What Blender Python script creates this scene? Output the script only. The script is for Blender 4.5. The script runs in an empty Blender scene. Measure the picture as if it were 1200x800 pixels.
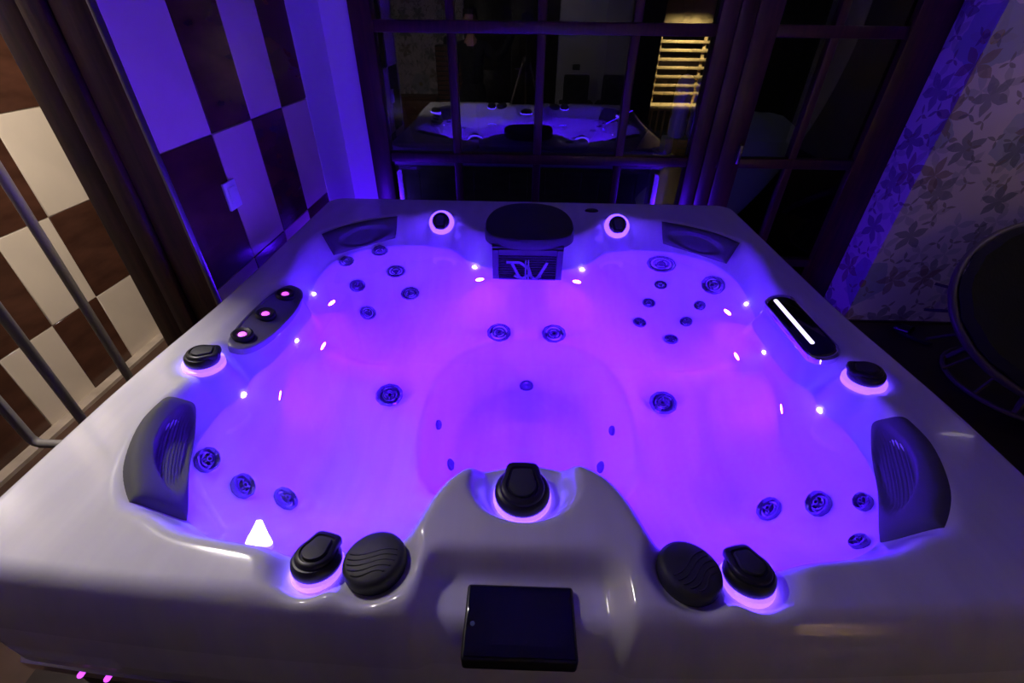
import bpy, bmesh, math, random
import numpy as np
from mathutils import Vector, Matrix, Euler
random.seed(4)
S = bpy.context.scene
COL = S.collection
R = math.radians
PI = math.pi

# ------------------------------------------------------------------ camera, world, exposure
CAM = Vector((0, 0, 1.75))
TH, YAW, ROLL = R(35.8), R(1.15), R(.75)
fwd = Vector((-math.sin(YAW)*math.cos(TH), math.cos(YAW)*math.cos(TH), -math.sin(TH)))
rt = Vector((math.cos(YAW), math.sin(YAW), 0)); up = rt.cross(fwd)
rt2 = rt*math.cos(ROLL)+up*math.sin(ROLL); up2 = up*math.cos(ROLL)-rt*math.sin(ROLL)
cd = bpy.data.cameras.new('camera'); cam = bpy.data.objects.new('camera', cd); COL.objects.link(cam)
cd.sensor_width = 36; cd.lens = 16.0; cd.clip_start = .03
m = Matrix((rt2, up2, -fwd)).transposed().to_4x4(); m.translation = CAM
cam.matrix_world = m
S.camera = cam
S.view_settings.view_transform = 'Standard'; S.view_settings.look = 'None'
S.view_settings.exposure = 0; S.view_settings.gamma = 1; S.view_settings.use_curve_mapping = False
W = bpy.data.worlds.new('night_sky'); S.world = W; W.use_nodes = True
W.node_tree.nodes['Background'].inputs[0].default_value = (.12, .12, .15, 1)
W.node_tree.nodes['Background'].inputs[1].default_value = .11

VIOLET = (.062, .0042, 1)
WARM = (1, .90, .87)
def lamp(name, kind, loc, power, color, parent=None, target=None, **kw):
    d = bpy.data.lights.new(name, kind); d.energy = power; d.color = color
    for k, v in kw.items(): setattr(d, k, v)
    o = bpy.data.objects.new(name, d); COL.objects.link(o); o.location = loc
    if target is not None:
        o.rotation_euler = (Vector(target)-Vector(loc)).to_track_quat('-Z', 'Y').to_euler()
    if parent: o.parent = parent; 
    return o
# warm lamp of the tiled side passage, lamp of the room behind the camera, lamp in the sauna cabin
LAMP_SIDE, LAMP_ROOM, LAMP_SAUNA = 38, 44, 34
TUB_MAIN, TUB_LED = 7, 8
lamp('side_passage_light', 'AREA', (-1.58, 1.58, 2.50), LAMP_SIDE, WARM, target=(-1.58, 1.58, 0), shape='RECTANGLE', size=.17, size_y=.17)
lamp('room_light', 'AREA', (.7, -1.5, 2.50), LAMP_ROOM, (1, .84, .86), target=(.1, -2.3, 1.1), shape='DISK', size=.24, spread=R(130))
lamp('pier_light', 'AREA', (3.1, 2.28, 2.46), 9, (1, .78, .84), target=(2.9, 2.8, 1.5), shape='DISK', size=.14, spread=R(120))
lamp('sauna_light', 'AREA', (2.58, -2.40, 2.03), LAMP_SAUNA, (1, .84, .48), target=(2.58, -2.75, .7), shape='RECTANGLE', size=.6, size_y=.08, spread=R(80))

# ------------------------------------------------------------------ helpers
def nt(name):
    m = bpy.data.materials.new(name); m.use_nodes = True
    t = m.node_tree; return m, t, t.nodes['Principled BSDF']
def mat(name, color, rough=.5, metal=0, spec=.5, coat=0, emit=None, es=0, noise=0, nscale=20, bump=0, stretch=(1,1,1)):
    m, t, b = nt(name)
    b.inputs['Base Color'].default_value = (*color, 1); b.inputs['Roughness'].default_value = rough
    b.inputs['Metallic'].default_value = metal; b.inputs['Specular IOR Level'].default_value = spec
    b.inputs['Coat Weight'].default_value = coat
    if emit: b.inputs['Emission Color'].default_value = (*emit, 1); b.inputs['Emission Strength'].default_value = es
    if noise or bump:
        tc = t.nodes.new('ShaderNodeTexCoord'); mp = t.nodes.new('ShaderNodeMapping'); mp.inputs['Scale'].default_value = stretch
        n = t.nodes.new('ShaderNodeTexNoise'); n.inputs['Scale'].default_value = nscale; n.inputs['Detail'].default_value = 5
        t.links.new(tc.outputs['Object'], mp.inputs[0]); t.links.new(mp.outputs[0], n.inputs['Vector'])
        if noise:
            r = t.nodes.new('ShaderNodeValToRGB')
            r.color_ramp.elements[0].position = .3; r.color_ramp.elements[1].position = .7
            r.color_ramp.elements[0].color = (*[c*(1-noise) for c in color], 1)
            r.color_ramp.elements[1].color = (*[min(1, c*(1+noise)) for c in color], 1)
            t.links.new(n.outputs['Fac'], r.inputs[0]); t.links.new(r.outputs[0], b.inputs['Base Color'])
        if bump:
            bp = t.nodes.new('ShaderNodeBump'); bp.inputs['Strength'].default_value = bump; bp.inputs['Distance'].default_value = .01
            t.links.new(n.outputs['Fac'], bp.inputs['Height']); t.links.new(bp.outputs[0], b.inputs['Normal'])
    return m
def tag(o, label=None, cat=None, group=None, kind=None):
    if label: o['label'] = label
    if cat: o['category'] = cat
    if group: o['group'] = group
    if kind: o['kind'] = kind
    return o
def empty(name, loc=(0,0,0), rz=0, parent=None):
    o = bpy.data.objects.new(name, None); COL.objects.link(o); o.location = loc; o.rotation_euler = (0,0,rz)
    o.empty_display_size = .1
    if parent: o.parent = parent
    return o
def obj(name, me, parent=None, loc=None, rot=None):
    o = bpy.data.objects.new(name, me); COL.objects.link(o)
    if parent: o.parent = parent
    if loc is not None: o.location = loc
    if rot is not None: o.rotation_euler = rot
    return o
class MB:
    """collects shapes and links them as ONE mesh object"""
    def __init__(s): s.b = bmesh.new()
    def box(s, lo, hi, bevel=0, seg=2, M=None):
        lo, hi = Vector(lo), Vector(hi)
        vs = bmesh.ops.create_cube(s.b, size=1)['verts']
        for v in vs: v.co = Vector([(lo[i]+hi[i])/2+v.co[i]*(hi[i]-lo[i]) for i in range(3)])
        if bevel:
            es = list({e for v in vs for e in v.link_edges})
            r = bmesh.ops.bevel(s.b, geom=es, offset=bevel, segments=seg, affect='EDGES', profile=.5)
            vs = list({v for f in r['faces'] for v in f.verts} | {v for v in vs if v.is_valid})
        if M is not None: bmesh.ops.transform(s.b, matrix=M, verts=vs)
        return s
    def grid(s, rows, closed_u=False, closed_v=False, cap=False):
        V = [[s.b.verts.new(p) for p in r] for r in rows]
        n, k = len(V), len(V[0])
        for i in range(n if closed_v else n-1):
            for j in range(k if closed_u else k-1):
                a, b, c, d = V[i][j], V[i][(j+1)%k], V[(i+1)%n][(j+1)%k], V[(i+1)%n][j]
                if len({a,b,c,d}) == 4: s.b.faces.new((a,b,c,d))
        if cap:
            s.b.faces.new(V[0][::-1]); s.b.faces.new(V[-1])
        return s
    def lathe(s, prof, n=24, M=None, caps=True, warp=None):
        rows = []
        for r, z in prof:
            row = []
            for i in range(n):
                a = 2*PI*i/n; rr = max(r, 1e-4)
                if warp: rr *= warp(a, r, z)
                p = Vector((rr*math.cos(a), rr*math.sin(a), z)); row.append(M@p if M is not None else p)
            rows.append(row)
        return s.grid(rows, closed_u=True, cap=caps)
    def prism(s, pts, layers, M=None):
        """outline pts; layers of (scale, z)"""
        c = Vector((sum(p[0] for p in pts)/len(pts), sum(p[1] for p in pts)/len(pts)))
        rows = []
        for sc, z in layers:
            row = [Vector((c.x+(p[0]-c.x)*sc, c.y+(p[1]-c.y)*sc, z)) for p in pts]
            rows.append([M@p for p in row] if M is not None else row)
        return s.grid(rows, closed_u=True, cap=True)
    def tube(s, path, r, n=8, closed=False, caps=True):
        P = [Vector(p) for p in path]; rows = []; k = len(P)
        ref = None
        for i, p in enumerate(P):
            a = P[(i-1)%k] if (closed or i > 0) else p; b = P[(i+1)%k] if (closed or i < k-1) else p
            t = (b-a).normalized()
            if ref is None: ref = t.orthogonal().normalized()
            ref = (ref-t*ref.dot(t)); ref = ref.normalized() if ref.length > 1e-6 else t.orthogonal().normalized()
            q = t.cross(ref); rr = r[i] if isinstance(r, (list, tuple)) else r
            rows.append([p+(ref*math.cos(2*PI*j/n)+q*math.sin(2*PI*j/n))*rr for j in range(n)])
        return s.grid(rows, closed_u=True, closed_v=closed, cap=caps and not closed)
    def sphere(s, c, r, u=16, v=10, sc=(1,1,1)):
        M = Matrix.Translation(c)@Matrix.Diagonal((*[r*q for q in sc], 1))
        bmesh.ops.create_uvsphere(s.b, u_segments=u, v_segments=v, radius=1, matrix=M); return s
    def mesh(s, name, m, smooth=True, angle=40):
        bmesh.ops.recalc_face_normals(s.b, faces=s.b.faces)
        me = bpy.data.meshes.new(name); s.b.to_mesh(me); s.b.free()
        for q in (m if isinstance(m, (list, tuple)) else [m]): me.materials.append(q)
        if smooth:
            me.shade_smooth(); me.set_sharp_from_angle(angle=R(angle))
        return me
    def build(s, name, m, parent=None, loc=None, rot=None, smooth=True, angle=40):
        return obj(name, s.mesh(name, m, smooth, angle), parent, loc, rot)
def frame(p, n, spin=0):
    z = Vector(n).normalized(); x = Vector((1,0,0)) if abs(z.x) < .8 else Vector((0,1,0)); x = (x-z*x.dot(z)).normalized(); y = z.cross(x)
    return Matrix.Translation(p)@Matrix((x,y,z)).transposed().to_4x4()@Matrix.Rotation(spin, 4, 'Z')

# ------------------------------------------------------------------ materials
class G:                                              # tiny node-math writer
    def __init__(s, t): s.t = t
    def m(s, op, a, b=None, c=None):
        n = s.t.nodes.new('ShaderNodeMath'); n.operation = op
        for i, v in enumerate((a, b, c)):
            if v is None: continue
            if isinstance(v, (int, float)): n.inputs[i].default_value = v
            else: s.t.links.new(v, n.inputs[i])
        return n.outputs[0]
    def mix(s, f, a, b):
        n = s.t.nodes.new('ShaderNodeMix'); n.data_type = 'RGBA'
        for k, v in ((0, f), (6, a), (7, b)):
            if isinstance(v, tuple): n.inputs[k].default_value = (*v, 1)
            elif isinstance(v, (int, float)): n.inputs[k].default_value = v
            else: s.t.links.new(v, n.inputs[k])
        return n.outputs[2]
def wallpaper():
    m, t, b = nt('floral_wallpaper'); g = G(t); L = t.links.new
    tc = t.nodes.new('ShaderNodeTexCoord'); sp = t.nodes.new('ShaderNodeSeparateXYZ'); L(tc.outputs['Object'], sp.inputs[0])
    s0 = g.m('ADD', sp.outputs[0], sp.outputs[1]); z0 = sp.outputs[2]
    cb = t.nodes.new('ShaderNodeCombineXYZ'); L(s0, cb.inputs[0]); L(z0, cb.inputs[1])
    nz = t.nodes.new('ShaderNodeTexNoise'); nz.inputs['Scale'].default_value = 9; nz.inputs['Detail'].default_value = 3; L(cb.outputs[0], nz.inputs['Vector'])
    wv = t.nodes.new('ShaderNodeVectorMath'); wv.operation = 'MULTIPLY_ADD'; L(nz.outputs['Color'], wv.inputs[0])
    wv.inputs[1].default_value = (.045, .045, 0); L(cb.outputs[0], wv.inputs[2])
    soft = t.nodes.new('ShaderNodeTexNoise'); soft.inputs['Scale'].default_value = 5; soft.inputs['Detail'].default_value = 4; L(cb.outputs[0], soft.inputs['Vector'])
    col = g.mix(soft.outputs['Fac'], (.66, .55, .58), (.80, .71, .72))
    def layer(col, scale, off, n, length, width, ca, cb_, keep, alpha, centre=None, jit=.7):
        av = t.nodes.new('ShaderNodeVectorMath'); av.operation = 'ADD'; L(wv.outputs[0], av.inputs[0]); av.inputs[1].default_value = (*off, 0)
        v = t.nodes.new('ShaderNodeTexVoronoi'); v.voronoi_dimensions = '2D'; v.inputs['Scale'].default_value = scale
        v.inputs['Randomness'].default_value = jit; L(av.outputs[0], v.inputs['Vector'])
        d = t.nodes.new('ShaderNodeVectorMath'); d.operation = 'SUBTRACT'; L(av.outputs[0], d.inputs[0]); L(v.outputs['Position'], d.inputs[1])
        sd = t.nodes.new('ShaderNodeSeparateXYZ'); L(d.outputs[0], sd.inputs[0])
        sc = t.nodes.new('ShaderNodeSeparateColor'); L(v.outputs['Color'], sc.inputs[0])
        r = g.m('POWER', g.m('ADD', g.m('MULTIPLY', sd.outputs[0], sd.outputs[0]), g.m('MULTIPLY', sd.outputs[1], sd.outputs[1])), .5)
        a = g.m('ADD', g.m('ARCTAN2', sd.outputs[1], sd.outputs[0]), g.m('MULTIPLY', sc.outputs[0], 6.28))
        q = g.m('MULTIPLY', a, n/(2*PI)); th = g.m('MULTIPLY', g.m('SUBTRACT', g.m('FRACT', q), .5), 2*PI/n)
        u = g.m('MULTIPLY', r, g.m('COSINE', th)); w = g.m('ABSOLUTE', g.m('MULTIPLY', r, g.m('SINE', th)))
        k = g.m('MULTIPLY', u, PI/length)
        inside = g.m('MULTIPLY', g.m('LESS_THAN', u, length), g.m('LESS_THAN', w, g.m('MULTIPLY', g.m('SINE', k), width)))
        on = g.m('MULTIPLY', inside, g.m('LESS_THAN', sc.outputs[1], keep))
        tone = g.mix(sc.outputs[2], ca, cb_)
        col = g.mix(g.m('MULTIPLY', on, alpha), col, tone)
        if centre:
            col = g.mix(g.m('MULTIPLY', g.m('MULTIPLY', g.m('LESS_THAN', r, length*.17), g.m('LESS_THAN', sc.outputs[1], keep)), .8), col, centre)
        return col
    col = layer(col, 2.1, (3.1, .7), 5, .175, .088, (.26, .30, .42), (.42, .45, .52), .6, .7, (.36, .24, .05), .3)
    col = layer(col, 5.5, (0, 4.2), 4, .10, .020, (.42, .36, .36), (.36, .37, .42), .8, .5)
    col = layer(col, 3.6, (7.3, 1.9), 5, .105, .025, (.12, .14, .17), (.22, .21, .24), .5, .72)
    col = layer(col, 3.1, (1.7, 9.4), 5, .115, .024, (.30, .18, .09), (.22, .13, .10), .5, .66)
    col = layer(col, 8.5, (5.7, 3.4), 3, .052, .009, (.28, .22, .17), (.16, .16, .17), .6, .75)
    L(col, b.inputs['Base Color']); b.inputs['Roughness'].default_value = .75
    return m
M = dict(
 shell=mat('pearl_white_acrylic', (.80,.795,.79), .16, coat=.3, noise=.05, nscale=3, stretch=(6,1,1)),
 black=mat('black_plastic', (.018,.018,.022), .35), rubber=mat('charcoal_foam', (.115,.115,.12), .65, spec=.2),
 puck=mat('dark_grey_rubber', (.04,.042,.05), .55), gloss=mat('black_glass', (.006,.006,.009), .06),
 chrome=mat('chrome', (.75,.75,.78), .12, 1), steel=mat('brushed_steel', (.33,.31,.29), .4, 1),
 jet=mat('grey_jet_plastic', (.20,.19,.27), .16, .75), nozzle=mat('dark_jet_nozzle', (.12,.11,.16), .2, .5),
 led=mat('lit_led_lens', (.9,.9,.9), .3, emit=(.75,.55,1), es=30), ring=mat('lit_light_ring', (.9,.9,.9), .3, emit=(.10,.034,1), es=5.5),
 bar=mat('lit_light_bar', (.9,.9,.9), .3, emit=(.72,.6,1), es=2.2), corner=mat('lit_corner_lens', (.9,.9,.9), .3, emit=(.08,.012,1), es=4),
 ledv_glint=mat('violet_led_and_glint', (.9,.9,.9), .3, emit=(.55,.06,.75), es=2.2),
 cabinet=mat('dark_cabinet_panel', (.03,.024,.022), .45, noise=.4, nscale=6, stretch=(1,1,8)),
 wood=mat('dark_brown_wood', (.062,.026,.016), .42, noise=.55, nscale=5, bump=.15, stretch=(9,9,.8)),
 frame=mat('red_brown_window_wood', (.048,.012,.010), .38, noise=.4, nscale=6, stretch=(9,9,1)),
 beige=mat('beige_tile', (.72,.62,.47), .22, noise=.05, nscale=4), brown=mat('brown_tile', (.075,.030,.017), .2, noise=.3, nscale=5, stretch=(1,1,3)),
 grout=mat('cream_grout', (.50,.44,.34), .8), white=mat('white_plaster', (.85,.83,.83), .6), plate=mat('white_plastic', (.8,.8,.8), .35),
 floor=mat('dark_wood_floor', (.018,.008,.006), .35, noise=.4, nscale=4, stretch=(1,8,1)), pale=mat('travertine_ledge', (.42,.34,.25), .5, noise=.25, nscale=9), brownfloor=mat('dark_brown_floor', (.075,.038,.024), .4, noise=.3, nscale=5),
 ceil=mat('pale_grey_ceiling', (.30,.29,.29), .8), grey=mat('grey_wall_paint', (.62,.62,.64), .8), dark=mat('dark_door_wood', (.02,.012,.010), .4, noise=.3),
 redwood=mat('red_brown_cabinet_wood', (.20,.07,.035), .45, noise=.3, nscale=6, stretch=(1,1,6)), pine=mat('pale_pine', (.72,.55,.28), .5, noise=.12, nscale=6, stretch=(1,8,8)),
 fabric=mat('black_clothing', (.012,.012,.014), .85), skin=mat('skin', (.45,.24,.17), .5), hair=mat('dark_hair', (.012,.009,.008), .6),
 rattan=mat('dark_rattan', (.11,.09,.085), .45), cushion=mat('dark_cushion_fabric', (.012,.013,.013), .9, bump=.3, nscale=60),
 pole=mat('grey_painted_metal', (.23,.21,.19), .5), panel=mat('shade_grey_panel', (.20,.19,.23), .3), paving=mat('dark_paving', (.03,.03,.034), .8, noise=.4, nscale=3),
 snow=mat('snow', (.5,.52,.58), .8, noise=.1, nscale=2), olive=mat('grey_green_paint', (.16,.17,.12), .6), jar=mat('white_ceramic', (.88,.87,.9), .3),
 carton=mat('red_brown_carton', (.22,.06,.03), .6, noise=.3, nscale=12), chair=mat('dark_grey_upholstery', (.04,.042,.05), .8),
 hedge=mat('dark_hedge', (.01,.014,.008), .9, noise=.5),
 lampglow=mat('lit_lamp_diffuser', (.9,.9,.9), .5, emit=WARM, es=5), paper=wallpaper())
def wet_below(m):
    t = m.node_tree; g = G(t); ge = t.nodes.new('ShaderNodeNewGeometry'); sp = t.nodes.new('ShaderNodeSeparateXYZ'); t.links.new(ge.outputs['Position'], sp.inputs[0])
    dry = g.m('GREATER_THAN', sp.outputs[2], .789); b = t.nodes['Principled BSDF']      # acrylic shows almost no gloss under water
    t.links.new(g.m('MULTIPLY_ADD', dry, .45, .05), b.inputs['Specular IOR Level']); t.links.new(g.m('MULTIPLY', dry, .3), b.inputs['Coat Weight'])
wet_below(M['shell'])
def glassy(name, ior, tint, rough=0, ripple=0):
    m, t, b = nt(name); t.nodes.remove(b); out = t.nodes['Material Output']
    fr = t.nodes.new('ShaderNodeFresnel'); fr.inputs[0].default_value = ior
    tr = t.nodes.new('ShaderNodeBsdfTransparent'); tr.inputs[0].default_value = (*tint, 1)
    gl = t.nodes.new('ShaderNodeBsdfGlossy'); gl.inputs['Roughness'].default_value = rough
    mx = t.nodes.new('ShaderNodeMixShader'); L = t.links.new
    L(fr.outputs[0], mx.inputs[0]); L(tr.outputs[0], mx.inputs[1]); L(gl.outputs[0], mx.inputs[2]); L(mx.outputs[0], out.inputs[0])
    if ripple:
        n = t.nodes.new('ShaderNodeTexNoise'); n.inputs['Scale'].default_value = 5; n.inputs['Detail'].default_value = 1
        tc = t.nodes.new('ShaderNodeTexCoord'); L(tc.outputs['Object'], n.inputs['Vector'])
        bp = t.nodes.new('ShaderNodeBump'); bp.inputs['Strength'].default_value = ripple; bp.inputs['Distance'].default_value = .02
        L(n.outputs['Fac'], bp.inputs['Height']); L(bp.outputs[0], gl.inputs['Normal'])
    return m
M['glass'] = glassy('window_glass', 1.95, (.95,.96,.98))
def water_mat():
    m, t, b = nt('clear_water'); t.nodes.remove(b); g = t.nodes.new('ShaderNodeBsdfGlass'); g.inputs['IOR'].default_value = 1.33; g.inputs['Roughness'].default_value = 0
    n = t.nodes.new('ShaderNodeTexNoise'); n.inputs['Scale'].default_value = 4; n.inputs['Detail'].default_value = 1
    tc = t.nodes.new('ShaderNodeTexCoord'); bp = t.nodes.new('ShaderNodeBump'); bp.inputs['Strength'].default_value = .04; bp.inputs['Distance'].default_value = .02
    L = t.links.new; L(tc.outputs['Object'], n.inputs['Vector']); L(n.outputs['Fac'], bp.inputs['Height']); L(bp.outputs[0], g.inputs['Normal']); L(g.outputs[0], t.nodes['Material Output'].inputs[0])
    return m
M['water'] = water_mat()
# ---- shape of the tub shell: a height over the plan, from two contours (rim shoulder, waterline) ----
X0, RIM, WATER = .033, .92, .79
HALF_A = [(0,.70),(.06,.696),(.125,.678),(.17,.645),(.2,.60),(.22,.545),(.235,.49),(.245,.45),(.262,.425),(.30,.403),
 (.37,.388),(.43,.39),(.472,.412),(.495,.447),(.53,.465),(.61,.475),(.70,.49),(.75,.513),(.79,.53),(.84,.54),(.895,.60),
 (.932,.68),(.958,.77),(.962,.85),(.945,.90),(.94,.94),(.985,.965),(1.025,1.0),(1.03,1.05),(1.005,1.09),(.965,1.12),(.962,1.18),
 (.968,1.26),(.96,1.38),(.945,1.50),(.94,1.60),(.965,1.72),(.985,1.85),(.97,1.97),(.90,2.05),(.80,2.14),(.67,2.22),
 (.58,2.22),(.525,2.275),(.45,2.305),(.385,2.285),(.335,2.18),(.295,2.085),(.22,2.02),(.10,1.985),(0,1.98)]
HALF_W = [(0,.765),(.07,.757),(.15,.732),(.21,.685),(.25,.62),(.275,.56),(.305,.515),(.36,.495),(.44,.495),(.50,.513),(.6,.53),(.7,.548),
 (.77,.578),(.82,.628),(.862,.70),(.892,.78),(.908,.88),(.905,.98),(.885,1.1),(.87,1.22),(.867,1.33),(.88,1.46),(.91,1.62),
 (.93,1.76),(.92,1.89),(.88,2.0),(.81,2.07),(.69,2.125),(.56,2.14),(.45,2.13),(.36,2.07),(.30,1.99),(.22,1.925),(.1,1.885),(0,1.875)]
def spline(half, n=6):
    h = np.array(half); m = h[1:-1][::-1]*[-1,1]
    p = np.vstack([h, m]); k = len(p); out = []
    for i in range(k):
        a,b,c,d = p[i-1],p[i],p[(i+1)%k],p[(i+2)%k]
        for t in np.arange(n)/n:
            out.append(.5*((2*b)+(c-a)*t+(2*a-5*b+4*c-d)*t*t+(3*b-a-3*c+d)*t**3))
    return np.array(out)
CA, CW = spline(HALF_A), spline(HALF_W)
def sdist(P, C):                                   # signed distance, positive inside
    A = C; B = np.roll(C,-1,0); D = B-A; L = (D*D).sum(1)
    out = np.empty(len(P)); 
    for s in range(0,len(P),4000):
        Q = P[s:s+4000,None,:]-A[None]
        t = np.clip((Q*D).sum(2)/L,0,1)
        d = np.sqrt((((Q-t[...,None]*D)**2).sum(2)).min(1))
        y = P[s:s+4000,1][:,None]; x = P[s:s+4000,0][:,None]
        cr = ((A[:,1]>y)!=(B[:,1]>y)) & (x < A[:,0]+(y-A[:,1])*D[:,0]/np.where(np.abs(D[:,1])<1e-9,1e-9,D[:,1]))
        out[s:s+4000] = np.where(cr.sum(1)%2==1,d,-d)
    return out
def sstep(a,b,x):
    t = np.clip((x-a)/(b-a),0,1); return t*t*(3-2*t)
POCKETS = [(.955,1.02,.062,.905),(.437,2.185,.062,.895),(.412,.450,.062,.872),(.298,.450,.068,.880)]
def height(P):
    """P: n x 2 points relative to the tub's centre line -> z"""
    x,y = P[:,0],P[:,1]; ax = np.abs(x)
    dA,dW = sdist(P,CA),sdist(P,CW)
    t = np.clip(dA/np.maximum(dA-dW,1e-6),0,1)
    z = np.where(dW<0, RIM-(RIM-WATER)*(.35*t+.65*sstep(0,1,t)), 0)
    z = np.where(dA<=0, RIM, z)
    # under water: back rests slope to the seats
    s = np.clip(dW/.28,0,1)
    seat = WATER-.31*(1-(1-s)**1.9)
    for cx,cy,rx,ry,h in ((.64,1.66,.27,.27,-.055),(.64,.92,.28,.24,-.065)):
        r = np.sqrt(((ax-cx)/rx)**2+((y-cy)/ry)**2); seat = seat+h*sstep(1.2,.25,r)*1.3*sstep(.05,.2,dW)
    # arm rests between front and back seats, head place in the middle of the back
    r = np.sqrt((np.clip(ax-.60,None,0)/.13)**2+((y-1.285)/.10)**2); seat = seat+.075*sstep(1.5,.2,r)*sstep(.0,.15,dW)
    r = np.sqrt((x/.30)**2+((y-1.79)/.17)**2); seat = seat+.06*sstep(1.2,.3,r)*sstep(.0,.10,dW)
    # foot well
    r = (np.abs(x/.36)**2.5+np.abs((y-1.13)/.455)**2.5)**(1/2.5)
    well = sstep(1.02,.74,r); seat = seat*(1-well)+.20*well
    z = np.where(dW>=0, np.minimum(seat,WATER), z)
    # pockets that seat the knobs and caps
    for cx,cy,r,f in POCKETS:
        d = np.hypot(ax-cx,y-cy); w = sstep(r+.018,r-.008,d); z = z*(1-w)+(f+(.95*(y-cy) if cy > 2 else 0))*w
    # long recesses on the side walls, left for the air jets, right for the light bar
    d = np.hypot(np.clip(np.abs(y-1.32)-.13,0,None), ax-(.912-.10*(y-1.32)*(x<0)))
    w = sstep(.075,.045,d); f = .889+.28*(ax-.91); z = z*(1-w)+f*w
    # diverter bay in the console, screen recess in front of it
    bx = x+.016
    d = np.hypot(bx, np.minimum(y-.635,0)*1.2); w = sstep(.114,.092,d)*sstep(.735,.715,y); z = np.where(dW<0, np.minimum(z, z*(1-w)+.846*w), z)
    qx,qy = np.abs(bx)-.145, np.abs(y-.36)-.065
    d = np.hypot(np.clip(qx,0,None),np.clip(qy,0,None)); w = sstep(.052,.014,d); z = z-.054*w
    return z
# ------------------------------------------------------------------ room shell
def slab(name, lo, hi, m, label, cat, parent=None):
    o = MB().box(lo, hi).build(name, m, parent, smooth=False)
    if not parent: tag(o, label, cat, kind='structure')
    return o
slab('floor', (-1.55,-2.3,-.1), (4.6,3.3,0), M['floor'], 'dark wooden floor around the hot tub', 'floor')
slab('floor', (-2.6,-2.3,-.1), (-1.55,3.3,0), M['brownfloor'], 'dark brown floor of the tiled side passage', 'floor')
slab('ceiling', (-2.6,-3.1,2.6), (4.6,3.3,2.7), M['ceil'], 'pale grey ceiling above the hot tub room', 'ceiling')
# left: checkered wall beside the tub, and the one of the passage behind the poles
def tiles(wall, x, ys, zs, parity, gap=.0035):
    base = {}
    for c in (0, 1):
        w, h = ys[1]-ys[0]-gap, zs[1]-zs[0]-gap
        base[c] = MB().box((-.010,-w/2,-h/2), (.006,w/2,h/2), .0015, 1).mesh('tile', M['brown'] if c else M['beige'])
    for j in range(len(zs)-1):
        for i in range(len(ys)-1):
            o = obj('tile', base[(i+j+parity)%2], wall, (x, (ys[i]+ys[i+1])/2, (zs[j]+zs[j+1])/2))
wl = slab('wall_left', (-1.40,1.49,0), (-1.166,3.10,2.6), M['grout'], 'left wall of tall brown and cream tiles lit violet by the tub', 'wall')
tiles(wl, -1.166, [1.493+.296*k for k in range(5)], [-.112+.495*k for k in range(1,6)], 0)
slab('plaster_end', (-1.40,2.679,0), (-1.158,3.10,2.6), M['white'], '', '', wl)
wo = slab('wall_outer_left', (-2.6,-2.3,0), (-2.376,3.1,2.6), M['grout'], 'outer left wall of beige and brown tiles behind the grey poles, in warm light', 'wall')
slab('skirting_ledge', (-2.378,-2.3,0), (-2.31,3.1,.02), M['pale'], '', '', wo)
tiles(wo, -2.376, [.403+.2905*k for k in range(10)], [-.02+.4585*k for k in range(6)], 0)
# dark wood casing that ends the tiled wall
tr = empty('trim_1', (-1.30,1.48,0)); tag(tr, 'dark brown wood casing at the near end of the violet tiled wall', 'trim', kind='structure')
for a, b, d in ((-.145,-.055,0), (-.048,.02,-.012), (.024,.132,.006)):
    MB().box((a,-.015+d,0), (b,.012,2.6), .006).build('board', M['wood'], tr)
MB().box((.133,-.012,0), (.143,.012,2.6), .002).build('edge_strip', M['steel'], tr)
# window wall
wb = slab('wall_back', (-1.40,3.10,0), (-.985,3.25,2.6), M['white'], 'white plaster pier of the back wall left of the window', 'wall')
slab('lintel', (-.985,3.06,2.3), (2.30,3.15,2.6), M['white'], '', '', wb)
wr = slab('wall_right', (2.30,2.78,0), (4.6,3.15,2.6), M['paper'], 'floral wallpapered pier right of the garden door', 'wall')
slab('skirting', (2.31,2.765,0), (4.6,2.782,.012), M['dark'], '', '', wr)
slab('wall_far_right', (4.5,-2.3,0), (4.7,2.78,2.6), M['grey'], 'plain grey wall at the far right of the room', 'wall')
# behind the camera: wallpaper, dark doorway, grey wall, sauna opening (seen mirrored in the window)
slab('wall_front', (-2.6,-2.5,0), (-.98,-2.3,2.6), M['paper'], 'floral wallpapered wall behind the dresser, mirrored in the window', 'wall')
slab('wall_front', (.50,-2.5,0), (1.62,-2.3,2.6), M['grey'], 'grey painted wall behind the two dark chairs, mirrored in the window', 'wall')
slab('wall_front', (1.62,-2.5,0), (2.08,-2.3,2.6), M['dark'], 'dark wooden wall strip left of the sauna opening', 'wall')
slab('wall_front', (3.06,-2.5,0), (4.6,-2.3,2.6), M['dark'], 'dark wooden wall on the far side of the sauna opening', 'wall')
d2 = empty('door_2', (-.24,-2.4,0)); tag(d2, 'dark wooden double door behind the camera, mirrored in the window', 'door', kind='structure')
for s in (-1, 1):
    leaf = MB().box((min(0,s*.73)+.004,-.03,0), (max(0,s*.73)-.004,.03,2.6), .004).build('door_leaf', M['dark'], d2)
    for z in (.15, 1.15): MB().box((s*.365-.26,.03,z), (s*.365+.26,.045,z+.85), .008).build('door_panel', M['dark'], leaf)
MB().box((.05,.03,1.0), (.14,.075,1.03), .006).build('door_handle', M['chrome'], d2)
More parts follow.
